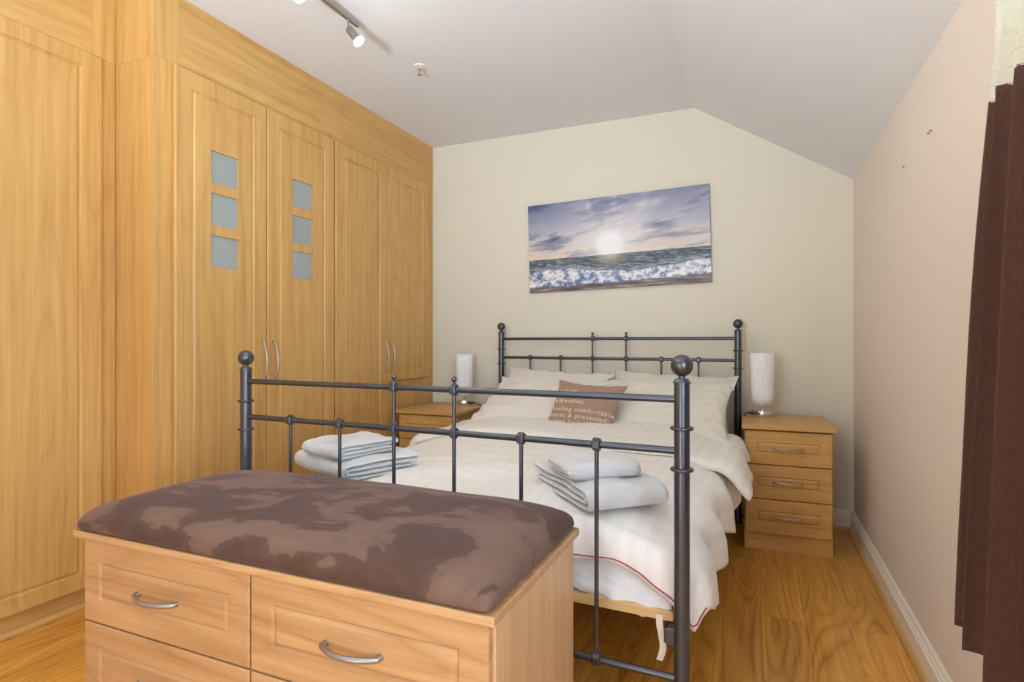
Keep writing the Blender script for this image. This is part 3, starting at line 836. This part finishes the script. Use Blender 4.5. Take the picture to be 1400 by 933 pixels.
# towels: a spiral-folded thick ribbon
def towel(label, loc, rz, w_, d_, t, seed, tend=0, grp='', tilt=0.0, cat='towel', turns=2, sag=.0):
    """w_ = folded width (local x), d_ = depth (local y), t = layer thickness; fold bulges at +x."""
    path = []
    def arc(cx, cz, r, a0, a1, n=7):
        for i_ in range(n + 1):
            a = a0 + (a1 - a0) * i_ / n; path.append((cx + r * math.cos(a), cz + r * math.sin(a)))
    def line(xa, xb, z, n=10):
        for i_ in range(n + 1): path.append((xa + (xb - xa) * i_ / n, z))
    g = t * 1.06; h = w_ / 2
    z1, z2, z3, z4 = t / 2, t / 2 + g, t / 2 + 2 * g, t / 2 + 3 * g
    line(-h + .012, h - 1.5 * g, z1)
    arc(h - 1.5 * g, (z1 + z4) / 2, 1.5 * g, -PI / 2, PI / 2, 11)
    line(h - 1.5 * g, -h + .5 * g, z4)
    arc(-h + .5 * g, (z3 + z4) / 2, .5 * g, PI / 2, 3 * PI / 2, 7)
    line(-h + .5 * g, h - 1.5 * g, z3)
    arc(h - 1.5 * g, (z2 + z3) / 2, .5 * g, PI / 2, -PI / 2, 7)
    line(h - 1.5 * g, -h + .022, z2)
    P = []
    for q in path:
        if not P or (abs(q[0] - P[-1][0]) + abs(q[1] - P[-1][1])) > 1e-5: P.append(q)
    n = len(P); ny = 26; V = []; F = []
    ring = []
    for i_ in range(n):
        a = Vector(P[max(i_ - 1, 0)]); b = Vector(P[min(i_ + 1, n - 1)]); tg = (b - a).normalized(); nr = Vector((-tg.y, tg.x))
        ring.append((Vector(P[i_]), nr))
    for j in range(ny + 1):
        v_ = j / ny * 2 - 1
        endr = math.sqrt(max(0.06, 1 - max(0, (abs(v_) - .93) / .07) ** 2))
        for s_ in (1, -1):
            seq = range(n) if s_ == 1 else range(n - 1, -1, -1)
            for i_ in seq:
                c_, nr = ring[i_]; p_ = c_ + nr * (s_ * t * .5 * endr)
                y = v_ * d_ / 2 * (1 + .02 * noise.noise(Vector((p_.x * 8 + seed, p_.y * 30, 0)))) + .010 * noise.noise(Vector((i_ * .13 + seed, 3, 0))) * abs(v_)
                x, z = p_.x, p_.y
                for en in (-1, 1):
                    if tend in (en, 2):
                        k_ = max(0, (v_ * en - .72) / .28); sq = math.sqrt(max(0, 1 - .8 * k_ * k_))
                        z = 2 * t * 1.02 + (z - 2 * t * 1.02) * sq - .3 * t * k_; x = x * (1 - .16 * k_ * k_)
                q = Vector((x * 9 + seed, y * 9, z * 3)); k = z / (4 * t)
                z += (.010 * noise.noise(q) + .003 * noise.noise(q * 3)) * k - sag * (x / h) ** 2 * k
                x += .006 * noise.noise(Vector((y * 8 + seed, z * 12, 9)))
                fz = noise.noise(Vector((x * 160, y * 160, z * 160))) * .0012
                V.append(Vector((x + fz, y + fz, max(z, .0005) + fz)))
    m2 = 2 * n
    for j in range(ny):
        for i_ in range(m2): F.append((j * m2 + i_, j * m2 + (i_ + 1) % m2, (j + 1) * m2 + (i_ + 1) % m2, (j + 1) * m2 + i_))
    for j in (0, ny):
        for i_ in range(n - 1):
            a = j * m2 + i_; b = j * m2 + m2 - 1 - i_; q = (a, a + 1, b - 1, b); F.append(q if j else q[::-1])
    o = obj('towel', V, F, m_terry, None, smooth=75, subdiv=2)
    o.location = loc; o.rotation_euler = (tilt, 0, rz)
    tx = bpy.data.textures.get('terry_pile') or bpy.data.textures.new('terry_pile', 'CLOUDS'); tx.noise_scale = .006; tx.noise_depth = 1
    dm = o.modifiers.new('pile', 'DISPLACE'); dm.texture = tx; dm.strength = .004; dm.mid_level = .5
    return tag(o, label, cat, grp)
TG = 'folded white towels at the foot of the bed'
towel('lower towel of the left stack, wide with its folded layers facing right', (-1.318, 1.660, .545), R_(248), .29, .37, .0150, 2.0, 0, TG)
towel('upper folded towel on top of the left stack', (-1.308, 1.620, .611), R_(255), .245, .215, .0115, 5.0, 0, TG)
towel('lower, larger towel of the right stack', (-.435, 1.680, .546), R_(-47), .38, .27, .0160, 8.0, 1, TG)
towel('small upper towel on top of the right stack', (-.437, 1.632, .614), R_(-50), .18, .225, .0120, 11.0, 2, TG)

# ------------------------------------------------------------------ picture
pic = empty('seascape_canvas', (-.800, 3.470, 1.610), 0, 'seascape canvas of a low sun over breaking waves, hanging crooked above the bed', 'picture')
pic.rotation_euler = (0, -R_(1.5), 0)
PW, PH = 1.122, .568
MB().box(-PW / 2, PW / 2, .0, .018, -PH / 2, PH / 2).build('stretcher_frame', plain('canvas_edge', (120, 108, 112), .8), pic, bevel=.001)
def lerp(a, b, t): t = max(0, min(1, t)); return tuple(a[i_] + (b[i_] - a[i_]) * t for i_ in range(3))
def fbm(x, y, z, o=4):
    s_ = 0; a = 1; n_ = 0
    for _ in range(o): s_ += a * noise.noise(Vector((x, y, z))); n_ += a; a *= .55; x *= 2.07; y *= 2.07; z += 3
    return s_ / n_
NU, NV = 440, 220
V = []; COL = []
hz = .37; sx0 = .475; sy0 = .47; asp = PW / PH
for j in range(NV + 1):
    for i_ in range(NU + 1):
        u, v_ = i_ / NU, j / NV; V.append((-PW / 2 + PW * u, -.0006, -PH / 2 + PH * v_))
        dx = (u - sx0) * asp; dy = v_ - sy0; dist = math.hypot(dx, dy)
        horizon = hz
        if v_ > horizon:
            h = (v_ - horizon) / (1 - horizon)
            c = lerp((232, 212, 196), (200, 196, 206), h * 2.2); c = lerp(c, (136, 140, 168), (h - .35) * 1.5)
            # streaky clouds radiating up and to the right
            ang = math.atan2(dy + .05, dx); 
            cl = fbm(ang * 3.0, dist * 1.3, 2.0) + .6 * fbm(u * 3.2 - v_ * 2.2, v_ * 9, 6.0)
            c = lerp(c, (236, 226, 228), max(0, cl * 1.5) * (.9 if u > .35 else .55))
            dk = fbm(u * 3.4 + 4, v_ * 10 - u * 2, 1.0)
            c = lerp(c, (70, 80, 122), max(0, dk * 2.9 - .15) * (.95 if (u < .45 or h > .75) else .6)); c = lerp(c, (92, 100, 140), max(0, (.34 - u) * 1.7) * max(0, h - .25))
            low = max(0, 1 - abs(h - .22) * 6); st_ = fbm(u * 4 + 9, v_ * 34, 4)
            c = lerp(c, (128, 118, 140), max(0, st_ * 3 - .5) * low * .8)
            pk = fbm(u * 6, v_ * 20, 11); c = lerp(c, (236, 196, 176), max(0, pk * 1.8 - .25) * (1 - h))
            if fbm(u * 5 + 2, v_ * 12, 7) > .25 and h > .5: 
                if noise.noise(Vector((u * 170, v_ * 90, 0))) > .42: c = lerp(c, (215, 218, 225), .6)
            gl = math.exp(-(dist / .40) ** 2); c = lerp(c, (250, 244, 240), gl * .85)
            if abs(dx * .62 - (dy)) < .006 and .1 < dx < .32 : c = lerp(c, (255, 238, 222), .5)
            rs_ = dist + .02 * fbm(u * 20, v_ * 20, 3, 2); c = lerp((255, 255, 255), c, max(0, (rs_ - .10) / .085))
        else:
            d_ = (horizon - v_) / horizon
            c = lerp((96, 104, 116), (74, 88, 106), d_)
            wv_ = fbm(u * 26, v_ * 110, 0.5, 3); c = lerp(c, (44, 52, 62), max(0, wv_ * 2.6)); c = lerp(c, (196, 204, 212), max(0, -wv_ * 2.4 - .25))
            sun_ = math.exp(-((u - sx0) / .075) ** 2) * max(0, 1 - d_ * 2.6); c = lerp(c, (255, 226, 186), sun_ * (.75 + .8 * wv_))
            # breaking wave
            top = .235 + .035 * math.sin(u * 7 + .5) + .03 * fbm(u * 9, 1, 2) + .02 * fbm(u * 30, 3, 2)
            bot = .050 + .04 * fbm(u * 4, 5, 2) + (.05 * (u - .4) if u > .4 else .0) 
            if bot < v_ < top:
                fo = fbm(u * 24, v_ * 18, 7.5, 5)
                cc = lerp((214, 216, 230), (96, 116, 158), max(0, fo * 3.0 + .3 * (top - v_) / .2)); cc = lerp(cc, (255, 250, 248), max(0, -fo * 3.2)); f2 = fbm(u * 70, v_ * 46, 3.5, 3); cc = lerp(cc, (58, 62, 78), max(0, f2 * 2.6 - .45)); cc = lerp(cc, (250, 248, 250), max(0, -f2 * 2.4 - .3))
                cc = lerp(cc, (96, 92, 104), max(0, fbm(u * 44, v_ * 34, 9.5, 3) * 3 - .9))
                k = min(1, (top - v_) / .03, (v_ - bot) / .02); c = lerp(c, cc, k)
            elif v_ <= bot:
                sd = fbm(u * 8, v_ * 60, 4.4); c = lerp((118, 98, 92), (176, 160, 158), max(0, sd * 2.5)); c = lerp(c, (70, 60, 62), max(0, -sd * 2.4))
            elif v_ < top + .05:
                c = lerp(c, (226, 228, 232), max(0, .5 - (v_ - top) / .05) + max(0, fbm(u * 30, v_ * 60, 3)) )
        COL.append(tuple(x / 255 for x in c))
F = [(j * (NU + 1) + i_, j * (NU + 1) + i_ + 1, (j + 1) * (NU + 1) + i_ + 1, (j + 1) * (NU + 1) + i_) for j in range(NV) for i_ in range(NU)]
me = bpy.data.meshes.new('print_surface'); me.from_pydata(V, [], F); me.materials.append(m_sea)
ca = me.color_attributes.new('Col', 'FLOAT_COLOR', 'POINT')
buf = []
for c in COL: buf += list(s2l([x * 255 for x in c]))
ca.data.foreach_set('color', buf)
o = bpy.data.objects.new('print_surface', me); C.objects.link(o); o.parent = pic

# ------------------------------------------------------------------ ceiling fittings
tr = empty('track_light', (-1.54, 0, ZC), 0, 'brushed steel ceiling track light with angled spot heads', 'ceiling light')
MB().box(-.008, .008, .86, 1.955, -.045, -.028).build('bar', m_brushed, tr, bevel=.002)
MB().box(-.05, .05, 1.30, 1.50, -.028, 0).build('canopy', m_brushed, tr, bevel=.003)
for hy, wm, col in ((1.893, m_bulb, (.85, .95, 1)), (1.565, m_bulbw, (1, .86, .66)), (1.237, m_bulbw, (1, .86, .66)), (.92, m_bulbw, (1, .86, .66))):
    hd = MB().rod((0, 0, -.045), (0, 0, -.082), .0045, 10).build('head_stem', m_brushed, tr, smooth=60); hd.location = (0, hy, 0)
    dr = Vector((.60, .16, -.78)).normalized()
    M = Matrix.Translation((.002, 0, -.080)) @ dr.to_track_quat('Z', 'Y').to_matrix().to_4x4() @ Matrix.Scale(1.15, 4)
    MB().lathe([(.001, 0), (.0125, .001), (.0145, .004), (.0145, .042), (.016, .050), (.0205, .058), (.0205, .060), (.001, .060)], 24, M).build('spot_head', m_brushed, hd, smooth=40)
    MB().lathe([(.001, .060), (.0185, .060), (.0200, .0635), (.0155, .067), (.001, .069)], 24, M).build('bulb_face', wm, hd, smooth=60)
    sd = bpy.data.lights.new('spot', 'SPOT'); sd.energy = 3; sd.color = col; sd.spot_size = R_(110); sd.spot_blend = .6; sd.shadow_soft_size = .02
    so_ = bpy.data.objects.new('spot_lamp', sd); C.objects.link(so_); so_.parent = hd
    so_.location = Vector((.002, 0, -.080)) + dr * .092; so_.rotation_euler = dr.to_track_quat('-Z', 'Y').to_euler()
sp = empty('sprinkler_head', (-1.53, 2.421, ZC), 0, 'small chrome sprinkler head on the ceiling', 'sprinkler')
MB().lathe([(.001, -.001), (.030, -.001), (.031, -.003), (.028, -.007), (.014, -.009), (.001, -.009)], 28).build('cover_plate', m_whiteplastic, sp, smooth=40)
MB().lathe([(.001, -.009), (.009, -.009), (.009, -.018), (.006, -.020), (.001, -.020)], 16).build('body', m_chrome, sp, smooth=40)
b = MB()
for s_ in (-1, 1): b.tube([(s_ * .006, 0, -.018), (s_ * .011, 0, -.028), (s_ * .009, 0, -.038), (0, 0, -.043)], .0018, 8)
b.build('yoke', m_chrome, sp, smooth=60)
MB().rod((0, 0, -.019), (0, 0, -.040), .0022, 8).build('glass_vial', m_red, sp)
MB().lathe([(.001, -.042), (.012, -.043), (.013, -.045), (.001, -.046)], 16).build('deflector', m_chrome, sp, smooth=40)

# wall plugs left on the right wall
for (y, z, lab, two) in ((2.041, 1.620, 'nearer and higher pair of screw stubs on the right wall', 1), (2.365, 1.608, 'further and lower screw stub on the right wall', 0)):
    t = empty('screw_stub', (XR, y, z), 0, lab, 'wall fixing', 'screw stubs on the right wall')
    for k in ((-1, 1) if two else (0,)):
        MB().rod((0, k * .012, 0), (-.007, k * .012, 0), .0028, 8).build('screw', m_brushed, t)
    MB().box(-.002, 0, -.016, .016, -.0015, .0015).build('mark', m_wall, t)

# ------------------------------------------------------------------ curtain
cur = empty('curtain', (0, 0, 0), 0, 'dark brown curtain with a cream stitched heading at the right edge', 'curtain')
ZT, ZJ, ZH = 1.76, 1.445, .400
def cfn(s, z, tuck=0):
    # s: 0 at the far edge .. 1 near edge ; folds tighten upward
    f = (ZT - z) / (ZT - ZH)
    yfar = 1.285 + (.18) * max(0, f - .17) ** .75 * 1.10
    ynear = .78 - .15 * f
    y = yfar + (ynear - yfar) * s
    nf = 7.0
    ph = s * nf * 2 * PI
    amp = .017 + .022 * f
    x = .408 + amp * math.sin(ph - .6 + .5 * noise.noise(Vector((s * 5, z * .8, 0)))) + .006 * noise.noise(Vector((s * 12, z * 1.5, 4)))
    y += (.010 + .012 * f) * math.sin(ph * 1.0 + 1.3) + .006 * noise.noise(Vector((s * 9, z * 2, 7)))
    return Vector((x - tuck, y, z))
def cgrid(z0, z1, ns, nz, tuckf=None):
    V = []; 
    for j in range(nz + 1):
        z = z0 + (z1 - z0) * j / nz
        for i_ in range(ns + 1):
            V.append(cfn(i_ / ns, z, tuckf(z) if tuckf else 0))
    F = [(j * (ns + 1) + i_, j * (ns + 1) + i_ + 1, (j + 1) * (ns + 1) + i_ + 1, (j + 1) * (ns + 1) + i_) for j in range(nz) for i_ in range(ns)]
    return V, F
V, F = cgrid(ZH, ZJ, 220, 60)
obj('brown_panel', V, F, m_cur, cur, smooth=80, solid=.003)
tk = lambda z: .0022 * (((z - ZJ) / .024) % 1.0)
V, F = cgrid(ZJ - .004, ZT, 220, 132, tk)
obj('cream_heading', V, F, m_curc, cur, smooth=80, solid=.002)
k = 1
while ZJ + .024 * k < ZT:
    z = ZJ + .024 * k
    MB().tube([cfn(i_ / 150, z, .0032) for i_ in range(151)], .0011, 5).build('stitch_row', m_stitch, cur)
    k += 1
pole = empty('curtain_pole', (.408, 0, 1.79), 0, 'curtain pole above the window, just out of view', 'curtain pole')
MB().rod((0, -1.35, 0), (0, 1.33, 0), .012, 16).build('rod', m_brushed, pole, smooth=60)
for y in (-1.2, 1.2): MB().rod((0, y, 0), (.069, y, 0), .007, 10).build('bracket', m_brushed, pole, smooth=60)
